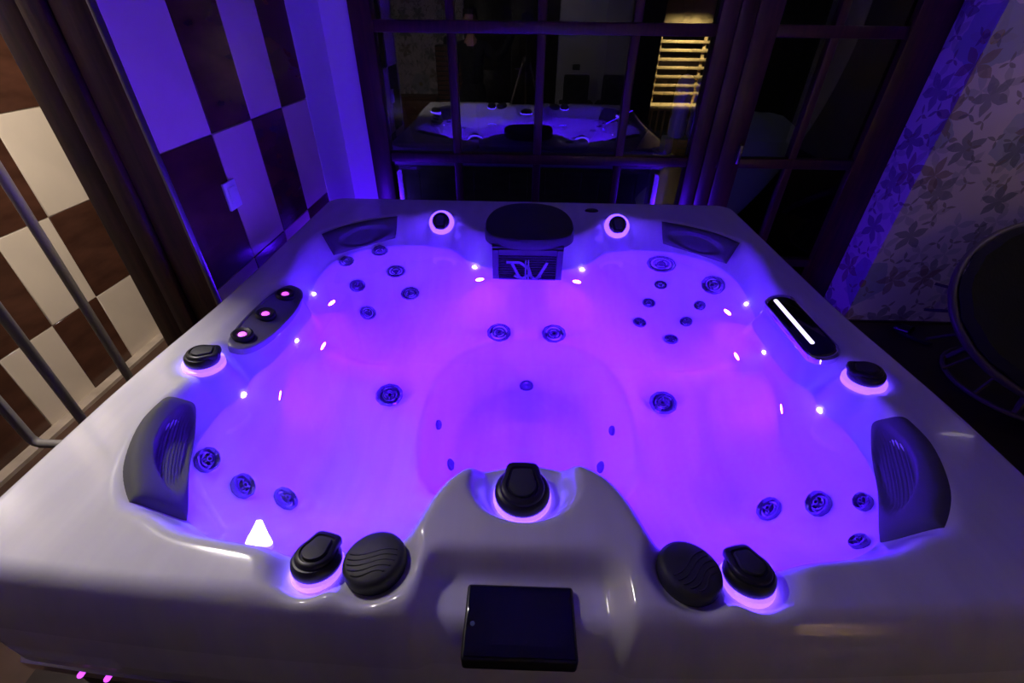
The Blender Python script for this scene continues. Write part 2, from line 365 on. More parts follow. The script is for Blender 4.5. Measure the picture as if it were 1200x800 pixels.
# window_1 and the garden door: frame, muntins and panes
def casement(name, label, cat, x0, x1, stiles, bars, zr):
    w = empty(name, ((x0+x1)/2, 3.10, 0)); cx = (x0+x1)/2
    tag(w, label, cat, kind='structure')
    for a, b in stiles: MB().box((a-cx,-.045,0), (b-cx,.05,2.3), .006).build('stile', M['frame'], w)
    lo, hi = stiles[0][1], stiles[-1][0]
    for i, z in enumerate(zr):
        h = .03 if 0 < i < len(zr)-1 else .07
        MB().box((lo-cx-.003,-.035,max(0,z-h)), (hi-cx+.003,.035,z+h), .006).build('rail', M['frame'], w)
    for x in bars:
        MB().box((x-cx-.025,-.03,.05), (x-cx+.025,.03,2.25), .008).build('muntin', M['frame'], w)
    xs = [lo]+list(bars)+[hi]
    for i in range(len(xs)-1):
        for j in range(len(zr)-1):
            MB().box((xs[i]-cx+.005,-.003,zr[j]+.005), (xs[i+1]-cx-.005,.003,zr[j+1]-.005)).build('pane', M['glass'], w, smooth=False)
    return w
ZR = [.07,.30,.985,1.685,2.23]
casement('window_1', 'dark red-brown garden window of small panes behind the tub', 'window', -.985, 1.14, [(-.985,-.86),(1.045,1.14)], [-.428,.083,.608], ZR)
dr = casement('door_1', 'dark red-brown glazed garden door right of the window', 'door', 1.144, 2.30, [(1.144,1.235),(1.239,1.375),(2.09,2.30)], [1.705], ZR)
MB().box((-.385,-.075,.99), (-.365,-.045,1.10), .005).build('handle', M['steel'], dr)

# ------------------------------------------------------------------ outside, behind the glass
def mound(name, cx, cy, rx, ry, h, m, seed, label, cat, kind=None):
    rnd = random.Random(seed); rows = []
    for i in range(13):
        r = i/12; row = []
        for k in range(28):
            a = 2*PI*k/28; hh = h*(1-r*r)**1.3*(1+.18*math.sin(3*a+seed)*r)+rnd.uniform(-.01,.01)*(1-r)
            row.append((cx+rx*max(r,.001)*math.cos(a), cy+ry*max(r,.001)*math.sin(a), hh-.02*(i == 12)))
        rows.append(row)
    o = MB().grid(rows, closed_u=True).build(name, m, angle=180); tag(o, label, cat, kind=kind); return o
slab('ground', (-3,3.3,-.3), (8,9,-.02), M['paving'], 'dark paved ground outside the window', 'ground')
mound('snow_bank', 2.4, 5.2, 1.1, .9, .95, M['snow'], 1, 'tall snow bank outside the left panes of the garden door', 'snow')
mound('snow_bank', 4.6, 6.6, 1.2, .7, .9, M['snow'], 2, 'lower snow bank further right outside the garden door', 'snow')
hd = MB()
for i in range(26): hd.sphere((-3+i*.45+random.uniform(-.1,.1), 8+random.uniform(-.2,.2), 1.0+random.uniform(0,.4)), .8, 10, 7, (1,.7,1.9))
tag(hd.build('hedge', M['hedge']), 'dark hedge at the end of the garden', 'hedge')
# cabinet with a box and two white jars, just behind the glass
sc_ = empty('garden_cabinet', (1.08,3.40,0)); tag(sc_, 'grey-green cabinet behind the right column of window panes', 'cabinet')
MB().box((-.14,-.13,-.02), (.16,.13,.95), .006).build('body', M['olive'], sc_)
MB().box((-.15,-.14,.95), (.17,.14,.968), .004).build('top', M['olive'], sc_)
cb = empty('carton', (1.105,3.39,.968)); tag(cb, 'red-brown carton under the two white jars behind the window', 'box')
MB().box((-.075,-.09,0), (.085,.09,.10), .003).build('box_body', M['carton'], cb)
for z in (.018,.05,.082): MB().box((-.07,-.094,z-.002), (.08,-.089,z+.002)).build('stripe', M['dark'], cb)
wk = MB().box((-.03,-.06,0), (.03,.06,.105), .012).build('white_packet', M['plate'], loc=(.985,3.39,.968)); tag(wk, 'small white packet left of the red-brown carton behind the window', 'packet')
JP = [(0,0),(.045,.002),(.056,.02),(.058,.11),(.05,.14),(.055,.17),(.058,.22),(.057,.31),(.048,.35),(.028,.372),(0,.378)]
for i, (x, lab) in enumerate(((1.035,'left of the two tall white rounded jars on the carton'), (1.160,'right of the two tall white rounded jars on the carton'))):
    j = MB().lathe(JP, 20, caps=False).build('jar', M['jar'], loc=(x,3.39,1.068)); tag(j, lab, 'jar', 'white jars behind the window')

# ------------------------------------------------------------------ passage: poles, lamp; switch plate
ra = empty('pole_railing', (-1.7,1.25,0)); tag(ra, 'grey metal railing of three upright poles left of the tub', 'railing')
for y in (.224,-.033): 
    MB().tube([(0,y,0),(0,y,2.3)], .0165, 12).build('pole', M['pole'], ra)
MB().tube([(0,-.205,2.3),(0,-.205,.53),(.008,-.205,.51),(.025,-.205,.502),(.33,-.205,.502),(.35,-.205,.49),(.355,-.205,.47),(.355,-.205,0)], .0155, 10).build('bent_pole', M['pole'], ra)
MB().tube([(0,-.21,2.3),(0,.24,2.3)], .0165, 12).build('top_rail', M['pole'], ra)
def panel_lamp(x, y, w, label):
    l = empty('ceiling_lamp', (x,y,2.6)); tag(l, label, 'lamp')
    MB().box((-w/2-.02,-w/2-.02,-.06), (w/2+.02,w/2+.02,0), .006).build('housing', M['plate'], l)
    MB().box((-w/2,-w/2,-.07), (w/2,w/2,-.055), .003).build('diffuser', M['lampglow'], l)
    return l
panel_lamp(-1.58, 1.58, .17, 'square warm ceiling lamp of the tiled passage')
lp = panel_lamp(.7, -1.49, .20, 'square ceiling lamp tilted to the wall behind the camera'); lp.rotation_euler.x = R(-32); lp.location.z = 2.52
lq = panel_lamp(3.1, 2.27, .12, 'small ceiling lamp tilted to the floral wallpaper of the right pier'); lq.rotation_euler.x = R(40); lq.location.z = 2.52
MB().tube([(0,0,-.01),(0,-.04,.07)], .010, 8).build('stem', M['plate'], lq)
MB().tube([(0,0,-.01),(0,.045,.07)], .012, 8).build('stem', M['plate'], lp)
sw = empty('switch_plate', (-1.16,1.775,1.155)); tag(sw, 'square white switch plate on the violet tiled wall', 'switch')
MB().box((0,-.042,-.055), (.010,.042,.05), .003).build('plate', M['plate'], sw)
MB().box((.008,-.026,-.034), (.014,.026,.03), .002).build('rocker', M['plate'], sw)

# ------------------------------------------------------------------ mirrored things behind the camera
ds = empty('dresser', (-1.76,-2.07,0)); tag(ds, 'low red-brown wooden dresser against the floral wall, mirrored in the window', 'dresser')
MB().box((-.33,-.22,0), (.33,.20,.62), .006).build('body', M['redwood'], ds)
MB().box((-.35,-.225,.62), (.35,.23,.645), .004).build('top', M['redwood'], ds)
for i in range(3):
    d = MB().box((-.30,.20,.04+i*.19), (.30,.215,.21+i*.19), .004).build('drawer', M['redwood'], ds)
    MB().sphere((0,.228,.125+i*.19), .014, 10, 6).build('knob', M['steel'], d)
tw = empty('slatted_tower', (-1.18,-2.05,0)); tag(tw, 'tall narrow red-brown slatted tower beside the dresser, mirrored in the window', 'cabinet')
MB().box((-.20,-.2,0), (.20,.17,1.35), .005).build('body', M['dark'], tw)
for i in range(20): MB().box((-.19,.168,.05+i*.065), (.19,.185,.095+i*.065), .004).build('slat', M['redwood'], tw)
bo = MB().lathe([(0,0),(.045,0),(.05,.01),(.045,.09),(.02,.11),(0,.11)], 14, caps=False).build('black_pot', M['black'], loc=(-1.22,-2.03,1.35)); tag(bo, 'small black pot on top of the slatted tower', 'pot')
so = MB().box((-.06,0,-.04), (.06,.008,.04), .003).build('wall_socket', M['chair'], loc=(.80,-2.3,1.06)); tag(so, 'dark double socket on the grey wall above the chairs', 'socket')
for x, rz, lab in ((.80,0,'dark upholstered chair nearer the dark door, mirrored in the window'), (1.36,.25,'dark upholstered chair nearer the sauna, mirrored in the window')):
    c = empty('armchair', (x,-1.85,0), rz); tag(c, lab, 'chair', 'dark chairs by the grey wall')
    MB().box((-.2,-.2,.38), (.2,.22,.48), .03).build('seat', M['chair'], c)
    MB().box((-.2,-.25,.42), (.2,-.17,.98), .03).build('backrest', M['chair'], c)
    for sx in (-1,1):
        MB().box((sx*.225-.03,-.22,.40), (sx*.225+.03,.2,.63), .02).build('armrest', M['chair'], c)
        for sy in (-1,1): MB().tube([(sx*.18,sy*.18,0),(sx*.175,sy*.17,.39)], .018, 8).build('leg', M['dark'], c)
sa = empty('sauna_cabin', (2.57,-2.5,0)); tag(sa, 'lit sauna cabin with pale slatted back rest, mirrored in the window', 'sauna')
MB().box((-.55,-.62,0), (.55,-.58,2.1), 0).build('back_wall', M['dark'], sa, smooth=False)
for s in (-1,1): MB().box((s*.55-.02,-.6,0), (s*.55+.02,0,2.1)).build('side_wall', M['dark'], sa, smooth=False)
MB().box((-.57,-.6,2.08), (.57,0,2.12)).build('roof', M['dark'], sa, smooth=False)
for x in (-.37,.36): MB().box((x-.025,-.34,.2), (x+.025,-.31,1.60), .004).build('upright', M['pine'], sa)
for z in (.65,.77,.90,1.03,1.15,1.28,1.40): MB().box((-.43,-.31,z-.022), (.43,-.288,z+.022), .004).build('slat', M['pine'], sa)
MB().box((-.40,-.31,1.53), (.40,-.285,2.0), .005).build('top_board', M['pine'], sa)
MB().box((-.46,-.33,.42), (.46,.02,.50), .006).build('bench', M['pine'], sa)
for i in range(8): MB().box((-.40+i*.11,-.05,0), (-.37+i*.11,-.02,.42), .003).build('bench_upright', M['pine'], sa)
hr = empty('tub_handrail', (1.5,.05,0)); tag(hr, 'bent grey metal handrail beside the near right tub corner, mirrored in the window', 'handrail')
MB().tube([(-.16,0,0),(-.16,0,.66),(-.13,0,.70),(-.10,0,.70),(.20,0,.50),(.22,0,.47),(.22,0,0)], .014, 10).build('rail', M['steel'], hr)
for x in (-.16,.22): MB().lathe([(.04,0),(.04,.008),(.02,.012)], 14, Matrix.Translation((x,0,0))).build('foot_flange', M['chrome'], hr)
# ------------------------------------------------------------------ hot tub: the moulded shell
def halfw(y): return 1.125-.035*sstep(.8,1.5,y)
def front(x): return .305+.045*x*x
BACK = 2.47
def skirt(y): return .645+.12*sstep(.34,.60,np.asarray(y))
def build_shell():
    edge = np.concatenate([.078*(1-np.cos(np.linspace(0,PI/2,20)[:-1])), [.078,.083]])
    xs = np.concatenate([-1.125+edge, np.linspace(-1.034,1.034,272), (1.125-edge)[::-1]])/1.125
    ys = np.concatenate([edge, np.linspace(.091,2.165-.091,272), (2.165-edge)[::-1]])/2.165
    U, V = np.meshgrid(xs, ys, indexing='ij'); shp = U.shape
    x = U*1.12; 
    y = front(x)+(BACK-front(x))*V; hw = halfw(y); x = U*hw
    # rounded corners
    def square(x, y):
        a = hw-np.abs(x); fr = y-front(x); bk = BACK-y; b = np.minimum(fr, bk)
        return a, b, fr < bk
    a, b, isf = square(x, y); r = .09
    e = np.minimum(a, b); ins = (a < r) & (b < r)
    A, B = np.clip((r-a)/r,0,1), np.clip((r-b)/r,0,1)
    A2, B2 = A*np.sqrt(1-B*B/2), B*np.sqrt(1-A*A/2)
    e = np.where(ins, r*(1-np.hypot(A2,B2)), e); e = np.clip(e, 0, None)
    xn = np.where(ins, np.sign(x)*(hw-r+r*A2), x)
    yn = np.where(ins, np.where(isf, y+(b-(r-r*B2))*-1, y+(b-(r-r*B2))), y)
    x, y = xn, yn
    z = height(np.c_[x.ravel(), y.ravel()]).reshape(shp)
    # soften every edge of the moulding a little, away from the outer rim
    for _ in range(5):
        zb = z.copy()
        zb[1:-1,1:-1] = (z[1:-1,1:-1]*4+2*(z[:-2,1:-1]+z[2:,1:-1]+z[1:-1,:-2]+z[1:-1,2:])+z[:-2,:-2]+z[2:,2:]+z[:-2,2:]+z[2:,:-2])/16
        k = sstep(.03,.06,e); z = z*(1-k)+zb*k
    fr = np.where(isf, sstep(.06,-.02,b-a), 0); Rf = .026+.052*fr; Rv = .026+.200*fr
    q = np.clip(Rf-e,0,Rf)/Rf; z = z-Rv*(1-np.sqrt(np.clip(1-q*q,0,None)))
    n0, n1 = shp; co = np.stack([x,y,z],-1).reshape(-1,3)
    I = np.arange(n0*n1).reshape(shp)
    F = np.stack([I[:-1,:-1],I[1:,:-1],I[1:,1:],I[:-1,1:]],-1).reshape(-1,4)
    ring = np.concatenate([I[:,0],I[-1,1:],I[-2::-1,-1],I[0,-2:0:-1]]); k = len(ring)
    s1 = co[ring].copy(); s1[:,2] = skirt(s1[:,1]); s2 = s1.copy(); c = np.array([0,1.38]); d = s2[:,:2]-c
    s2[:,:2] = c+d*(1-.03/np.linalg.norm(d,axis=1))[:,None]
    N = len(co); co = np.vstack([co,s1,s2]); j = np.arange(k); jn = (j+1)%k
    F = np.vstack([F, np.stack([ring[j],N+j,N+jn,ring[jn]],-1)[:, ::-1], np.stack([N+j,N+k+j,N+k+jn,N+jn],-1)[:, ::-1]])
    me = bpy.data.meshes.new('shell'); me.vertices.add(len(co)); me.vertices.foreach_set('co', co.ravel().astype(np.float32))
    me.loops.add(F.size); me.loops.foreach_set('vertex_index', F.ravel().astype(np.int32))
    me.polygons.add(len(F)); me.polygons.foreach_set('loop_start', np.arange(0,F.size,4,dtype=np.int32))
    me.update(calc_edges=True); me.validate(); me.materials.append(M['shell']); me.shade_smooth()
    bm = bmesh.new(); bm.from_mesh(me); bmesh.ops.recalc_face_normals(bm, faces=bm.faces); bm.to_mesh(me); bm.free(); me.shade_smooth()
    return me
tub = empty('hot_tub', (X0,0,0)); tag(tub, 'square pearl white hot tub filled with violet lit water', 'hot tub')
shell = obj('shell', build_shell(), tub)
def hz(x, y): return float(height(np.array([[x,y]]))[0])
def surf(x, y, d=.02):
    h = height(np.array([[x,y],[x+d,y],[x-d,y],[x,y+d],[x,y-d]]))
    n = Vector((-(h[1]-h[2])/(2*d), -(h[3]-h[4])/(2*d), 1)).normalized()
    return Vector((x,y,float(h[0]))), n

# cabinet under the shell: dark vertical boards, polished band, lit corners
MB().box((-1.02,.40,.0), (1.02,2.38,.03)).build('cabinet_base', M['dark'], tub, smooth=False)
for i in range(14):
    w = 2.06/14; x = -1.03+w*i
    for y0, y1 in ((.372,.402),(2.378,2.408)): MB().box((x+.002,y0,.03), (x+w-.002,y1,.595 if y0 < 1 else .71), .003, 1).build('board', M['cabinet'], tub, smooth=False)
for i in range(13):
    w = 1.94/13; y = .42+w*i
    for s in (-1,1): MB().box((s*1.035-.017,y+.002,.03), (s*1.035+.017,y+w-.002,min(.71,float(skirt(y))-.05)), .003, 1).build('board', M['cabinet'], tub, smooth=False)
bp = [(x, front(x)-.004) for x in np.linspace(-1.06,1.06,13)]+[(1.105,.42),(1.105,.52),(1.09,.65),(1.09,2.40),(1.03,2.462),(-1.03,2.462),(-1.09,2.40),(-1.09,.65),(-1.105,.52),(-1.105,.42)]
bc = (0, 1.38)
MB().grid([[(bc[0]+(p[0]-bc[0])*q, bc[1]+(p[1]-bc[1])*q, float(skirt(p[1]))+z) for p in bp] for q, z in ((.93,-.044),(.985,-.044),(1,-.038),(1,-.008),(.99,-.001),(.93,-.001))], closed_u=True, closed_v=True).build('trim_band', M['chrome'], tub)
for sx in (-1,1):
    for y in (2.40,):
        MB().box((sx*1.045-.016,y-.035,.46), (sx*1.045+.016,y+.035,.70), .012).build('corner_light', M['corner'], tub)
        lamp('corner_light_glow', 'POINT', (sx*1.125,y+.10,.45), 15, VIOLET, tub, shadow_soft_size=.02)
for x in (-.93,-.87): MB().sphere((x,front(x)-.006,.622), .006, 10, 6).build('trim_glint', M['ledv_glint'], tub)  # glowing beads, no lamps: they imitate violet glints reflected in the polished band

# water
wo_ = np.array(CW); nx = np.roll(wo_,-1,0)-np.roll(wo_,1,0); nrm = np.c_[nx[:,1],-nx[:,0]]/np.linalg.norm(nx,axis=1)[:,None]
if sdist(wo_[:1]+nrm[:1]*.01, CW)[0] > 0: nrm = -nrm
wp = wo_+nrm*.006
b = bmesh.new(); b.faces.new([b.verts.new((p[0],p[1],WATER)) for p in wp]); b.normal_update()
if b.faces[:][0].normal.z < 0: bmesh.ops.reverse_faces(b, faces=b.faces[:])
bmesh.ops.triangulate(b, faces=b.faces[:])
me = bpy.data.meshes.new('water'); b.to_mesh(me); b.free(); me.materials.append(M['water'])
tag(obj('water', me, loc=(X0,0,0)), 'clear violet lit water filling the hot tub', 'water')

# jets
JETS = [(-.808,1.875,.044),(-.655,2.021,.046),(-.739,1.758,.044),(-.568,1.914,.045),(-.876,1.974,.040),(-.743,2.092,.041),(-.122,1.623,.052),(.115,1.624,.052),
 (.662,2.080,.070),(.861,1.885,.068),(.649,1.984,.031),(.580,1.892,.031),(.514,1.760,.031),(.792,1.808,.031),(.728,1.756,.031),(.635,1.653,.031),
 (-.502,1.217,.048),(.491,1.217,.048),(-.871,.784,.041),(-.789,.762,.041),(-.712,.793,.042),(.714,.812,.042),(.788,.761,.041),(.844,.714,.028),(.769,.602,.026)]
def jet_mesh(r):
    a = MB().lathe([(r,-.012),(r,.003),(r*.97,.007),(r*.86,.009),(r*.78,.006),(r*.70,-.004),(r*.60,-.005),(r*.57,.003),(r*.48,.004),(r*.42,-.006),(r*.2,-.010),(0,-.010)], 28, caps=False,
                   warp=lambda t, q, z: 1+(.02*math.cos(10*t) if q > .8*r else 0)).mesh('jet', M['jet'])
    n = MB(); n.lathe([(r*.30,-.012),(r*.31,.004),(r*.24,.009),(r*.14,.008),(r*.10,-.004),(0,-.004)], 18, caps=False)
    for k in range(3):
        q = k*2.094; n.box((r*.22,-.10*r,-.006), (r*.52,.10*r,.006), .1*r*.4, 1, Matrix.Rotation(q,4,'Z'))
    return a, n.mesh('nozzle', M['nozzle'])
JM = {}
for i, (x, y, r) in enumerate(JETS):
    if r not in JM: JM[r] = jet_mesh(r)
    p, n = surf(x, y, max(.02, r*.8)); F = frame(p+n*.006, n, i*.7)
    j = obj('jet', JM[r][0], tub); j.matrix_local = F
    obj('nozzle', JM[r][1], j)
for x, y, r in ((.002,1.486,.030),(-.324,1.165,.020),(.318,1.174,.020),(-.277,1.080,.024),(.278,1.086,.024)):
    p, n = surf(x, y); o = MB().lathe([(r,-.01),(r,.002),(r*.8,.006),(r*.3,.006),(0,.004)], 18, caps=False).build('suction_cap', M['nozzle'], tub); o.matrix_local = frame(p+n*.004, n)
# led lenses just under the waterline, each with its own light
LEDS = [(-.253,1.937),(.253,1.937),(-.906,1.650),(-.848,1.320),(-.882,1.020),(.906,1.650),(.848,1.320),(.882,1.020)]
lm = MB().lathe([(.010,-.006),(.010,.001),(.0075,.004),(.004,.006),(0,.0065)], 14, caps=False).mesh('led_lens', M['led'])
for i, (x, y) in enumerate(LEDS):
    d = Vector((-x*.9, 1.25-y, 0)).normalized()
    q = Vector((x,y))
    while hz(q.x,q.y) > .772: q += Vector((d.x,d.y))*.004
    while hz(q.x,q.y) < .764: q -= Vector((d.x,d.y))*.004
    p, n = surf(q.x, q.y); o = obj('led_lens', lm, tub); o.matrix_local = frame(p+n*.002, n)
    c = p+d*.10; c.z = WATER-.05
    lamp('led_light', 'AREA', c, TUB_LED, VIOLET, tub, target=(c+d*.8+Vector((0,0,-.12))), shape='DISK', size=.035)
# the big lamp of the foot well, low on its front wall, shining up the tub
lamp('well_light', 'AREA', (0,.825,.64), TUB_MAIN, VIOLET, tub, target=(0,1.9,.68), shape='DISK', size=.14)
MB().lathe([(.06,-.02),(.06,.004),(.05,.010),(.03,.012),(0,.012)], 24, caps=False).build('well_lamp_lens', M['jet'], tub).matrix_local = frame((0,.782,.58), (0,1,0))

# diverter knobs on lit rings
def knob(x, y, z, r, ang, nrm=(0,0,1), label=None, rr=1.06):
    F = frame((x,y,z), nrm); k = empty('diverter_knob', parent=tub); k.matrix_local = F
    if label: k['label'] = label
    MB().lathe([(r*rr,-.012),(r*rr,.002),(r*.9,.006),(r*.7,.006)], 28).build('light_ring', M['ring'], k)
    MB().lathe([(r*.94,.005),(r*.99,.010),(r,.018),(r*.97,.026),(r*.88,.031),(r*.5,.033),(0,.033)], 32, caps=False).build('cap', M['black'], k)
    def hs(s, tip):                                   # horseshoe outline pointing along +X
        pts = [(s*r*.80*math.cos(a), s*r*.80*math.sin(a)) for a in np.linspace(R(62),R(298),22)]
        return pts+[(s*r*(tip-.14), -s*r*.60),(s*r*(tip-.03), -s*r*.52),(s*r*(tip+.02), -s*r*.38),(s*r*(tip+.04), 0),(s*r*(tip+.02), s*r*.38),(s*r*(tip-.03), s*r*.52),(s*r*(tip-.14), s*r*.60)]
    Z = Matrix.Rotation(ang,4,'Z')
    h = MB().prism(hs(1,1.04), [(1,.026),(1,.034),(.97,.038),(.90,.040),(.76,.041),(.73,.038)], Z).build('handle', M['black'], k)
    MB().prism(hs(.62,1.10), [(1,.036),(1,.041),(.94,.044),(.7,.045)], Z).build('handle_inset', M['puck'], h)
    return k
UP = (0,0,1)
knob(-.018,.640,.852,.063,PI/2)
knob(-.955,1.02,.912,.046,R(20),(.10,.02,1),None,1.2); knob(.955,1.02,.912,.046,R(160),(-.10,.02,1),None,1.2)
knob(-.437,2.183,.898,.043,-PI/2,(.0,-.72,.7),None,1.45); knob(.437,2.183,.898,.043,-PI/2,(0,-.72,.7),None,1.45)
knob(-.412,.450,.878,.047,R(75),(.0,.22,1)); knob(.412,.450,.878,.047,R(105),(0,.22,1))
# scent caps with wave ridges
for s in (-1,1):
    c = empty('scent_cap', parent=tub); c.matrix_local = frame((s*.298,.452,.885),(s*.10,.12,1), 0 if s < 0 else .6)
    MB().lathe([(.055,-.012),(.059,.0),(.060,.016),(.057,.024),(.050,.028),(.02,.0295),(0,.0295)], 36, caps=False).build('cap', M['puck'], c)
    wv = MB()
    for i in range(5):
        y0 = -.036+.011*i; hw_ = math.sqrt(max(0,.047**2-y0**2))
        wv.tube([(t*hw_, y0+.006*math.sin(t*2.6), .0287) for t in np.linspace(-1,1,12)], .0016, 6)
    tag(wv.build('wave_ridges', M['puck'], c), kind='stuff')
# air jets on the left recess, light bar on the right one, small sensor at the back
p, n = surf(-.915, 1.315, .03); n = (Vector((.36,0,1))).normalized()
lens = [((.075 if t < PI/2 or t > 3*PI/2 else .045)*math.copysign(abs(math.cos(t))**.75, math.cos(t)), .205*math.copysign(abs(math.sin(t))**.9, math.sin(t))) for t in np.linspace(0, 2*PI, 48, endpoint=False)]
MB().prism(lens, [(1,-.02),(1,.003),(.97,.006),(.90,.006),(.86,.002)], Matrix.Rotation(R(-3),4,'Z')).build('air_panel', M['panel'], tub).matrix_local = frame(p+n*.002, n)  # panel's dark grey has the shade of the recess put into its colour
for x, y in ((-.925,1.175),(-.912,1.305),(-.905,1.445)):
    p, n = surf(x, y, .03); n = (n+Vector((0,-.15,.6))).normalized(); a = MB().lathe([(.033,-.01),(.033,.004),(.027,.009),(.017,.007),(.013,.0),(.012,-.004)], 26).build('air_control', M['black'], tub); a.matrix_local = frame(p+n*.010, n)
    MB().lathe([(.0125,-.004),(.012,.003),(.006,.005),(0,.005)], 16, caps=False).build('lit_centre', M['ledv_glint'], a)
def oblong(hl, hw_, n=14):
    return [(hw_*math.cos(a), hl-hw_+hw_*math.sin(a)) for a in np.linspace(0,PI,n)]+[(hw_*math.cos(a), -hl+hw_+hw_*math.sin(a)) for a in np.linspace(PI,2*PI,n)]
p, n = surf(.918, 1.315, .03); n = Vector((-.30,0,1)).normalized(); F = frame(p+n*.006, n); F = Matrix.Translation(p+n*.006)@Matrix(((n.z,0,n.x,0),(0,1,0,0),(-n.x,0,n.z,0),(0,0,0,1)))
lb = MB().prism(oblong(.195,.050), [(1,-.012),(1,.006),(.97,.011),(.90,.011),(.86,.006)]).build('light_bar_bezel', M['chrome'], tub); lb.matrix_local = F
MB().prism(oblong(.176,.041), [(1,.0),(1,.009),(.97,.011)]).build('cover', M['gloss'], lb)
MB().prism(oblong(.138,.0062), [(1,.006),(1,.013),(.8,.015)], Matrix.Translation((-.010,.022,0))).build('light_bar', M['bar'], lb)
lamp('light_bar_light', 'AREA', (.88,1.33,.945), .25, VIOLET, tub, target=(.6,1.33,1.5), shape='RECTANGLE', size=.02, size_y=.28)
MB().prism([(.035*math.cos(a),.020*math.sin(a)) for a in np.linspace(0,2*PI,24,endpoint=False)], [(1,-.01),(1,.004),(.8,.009)], Matrix.Translation((.325,2.325,.92))).build('sensor', M['black'], tub)

# water fall block: dark lid, grille with slats and the emblem
fc = [(.205*math.copysign(abs(math.cos(a))**.8,math.cos(a)), (.27 if math.sin(a) > 0 else .21)*math.copysign(abs(math.sin(a))**(.95 if math.sin(a) > 0 else .55),math.sin(a))) for a in np.linspace(0,2*PI,44,endpoint=False)]
MB().prism(fc, [(.96,-.02),(1,-.012),(1,.022),(.97,.031),(.88,.035),(.5,.037)], Matrix.Translation((0,2.045,.93))).build('filter_lid', M['puck'], tub)
g = empty('grille', (-.006,1.846,.925), parent=tub)
def front_box(mb, x0, x1, z0, z1, y0, y1, bev=.002): return mb.box((x0,y0,z0), (x1,y1,z1), bev, 1)
def trap(z): return .157+.012*z/.18                   # half width of the face at height z below the top
body = MB().grid([[(s*trap(z),y,z) for s, y in ((-1,.155),(-1,0),(1,0),(1,.155))] for z in (0,-.18)], closed_u=True, cap=True)
body.build('grille_frame', M['puck'], g, smooth=False)
for a, b_ in ((-1,1),):
    front_box(MB(), -.155, -.128, -.172, -.01, -.010, .01).build('grille_side', M['puck'], g); front_box(MB(), .128, .155, -.172, -.01, -.010, .01).build('grille_side', M['puck'], g)
    front_box(MB(), -.128, .128, -.035, -.008, -.010, .01).build('grille_top', M['puck'], g); front_box(MB(), -.128, .128, -.176, -.166, -.010, .01).build('grille_bottom', M['puck'], g)
for i in range(11): front_box(MB(), -.127, .127, -.163+i*.0118, -.1575+i*.0118, -.006, .004, .001).build('grille_slat', M['gloss'], g)
em = MB()
def stroke(x0, y0, x1, y1, w=.0065):
    P = [((cx-566)/608*.314, -(cy-370)/320*.175) for cx, cy in ((x0,y0),(x1,y1))]
    a, b_ = Vector((P[0][0],-.010,P[0][1])), Vector((P[1][0],-.010,P[1][1])); t = (b_-a); l = t.length; an = math.atan2(t.z, t.x)
    em.box((0,-.004,-w), (l,.004,w), .001, 1, Matrix.Translation(a)@Matrix.Rotation(-an,4,'Y'))
for q in ((385,492,505,492),(428,492,520,665),(505,492,570,540),(570,530,610,640),(735,490,640,668),(552,470,552,685,.003),(575,470,575,685,.003),(455,612,520,668),(520,668,560,612),(598,612,632,668),(632,668,680,612),(560,612,598,612,.004)): stroke(*q)
em.build('emblem', mat('grey_emblem', (.22,.22,.27), .35, .4), g)['label'] = 'grey emblem of interlaced strokes on the grille'

# control panel in the console
sp_ = Matrix.Translation((-.020,.364,.868))
cp = MB().box((-.0985,-.0625,-.03), (.0985,.0625,.012), .006, 3, sp_).build('control_panel', M['black'], tub)
MB().box((-.094,-.058,.010), (.094,.058,.0145), .002, 2, sp_).build('screen', M['gloss'], cp)
MB().box((-.056,-.040,.0140), (.078,.046,.0149), 0, 1, sp_).build('display', mat('dark_display', (.010,.010,.016), .12), cp, smooth=False)
MB().lathe([(.0045,0),(.004,.0006),(0,.0008)], 12, sp_@Matrix.Translation((-.083,-.008,.0142)), caps=False).build('indicator', mat('pale_blue_mark', (.10,.14,.22), .3), cp)

# head pillows
def pillow(outer, inner, label=None, rib=True, bulge=.035):
    O, I = [Vector(p) for p in outer], [Vector(p) for p in inner]
    def along(P, t):
        k = t*(len(P)-1); i = min(int(k), len(P)-2); f = k-i
        a,b_,c,d = P[max(i-1,0)],P[i],P[i+1],P[min(i+2,len(P)-1)]
        return .5*((2*b_)+(c-a)*f+(2*a-5*b_+4*c-d)*f*f+(3*b_-a-3*c+d)*f**3)
    cen = sum(O+I, Vector())/len(O+I); nrm = (Vector((0,1.3,cen.z+.75))-cen); nrm.z *= .9; nrm.normalize()
    nu, nv = 33, 49; top, bot = [], []
    for i in range(nu):
        u = i/(nu-1); a, c = along(O,u), along(I,u); rt_, rb = [], []
        for j in range(nv):
            v = j/(nv-1); p = a.lerp(c, v)
            e = (1-abs(2*u-1)**6)*(1-abs(2*v-1)**4); h = bulge*e**.5
            dd = ((u-.5)/.36)**2+((v-.62)/.36)**2; dish = max(0,1-dd)
            h -= .018*min(1, dish*2.2)
            if rib and dish > 0: h += .0013*math.sin(v*110)*min(1,dish*4)
            rt_.append(p+nrm*h); rb.append(p-nrm*.022*(e**.5)-nrm*.004)
        top.append(rt_); bot.append(rb)
    mb = MB(); mb.grid(top); mb.grid(bot)
    b_ = mb.b; b_.verts.ensure_lookup_table(); n = nu*nv
    idx = [(i,0) for i in range(nu)]+[(nu-1,j) for j in range(1,nv)]+[(i,nv-1) for i in range(nu-2,-1,-1)]+[(0,j) for j in range(nv-2,0,-1)]
    q = [i*nv+j for i, j in idx]
    for k in range(len(q)):
        a, c = q[k], q[(k+1)%len(q)]
        b_.faces.new((b_.verts[a], b_.verts[c], b_.verts[n+c], b_.verts[n+a]))
    o = mb.build('head_pillow', M['rubber'], tub, angle=60)
    if label: o['label'] = label
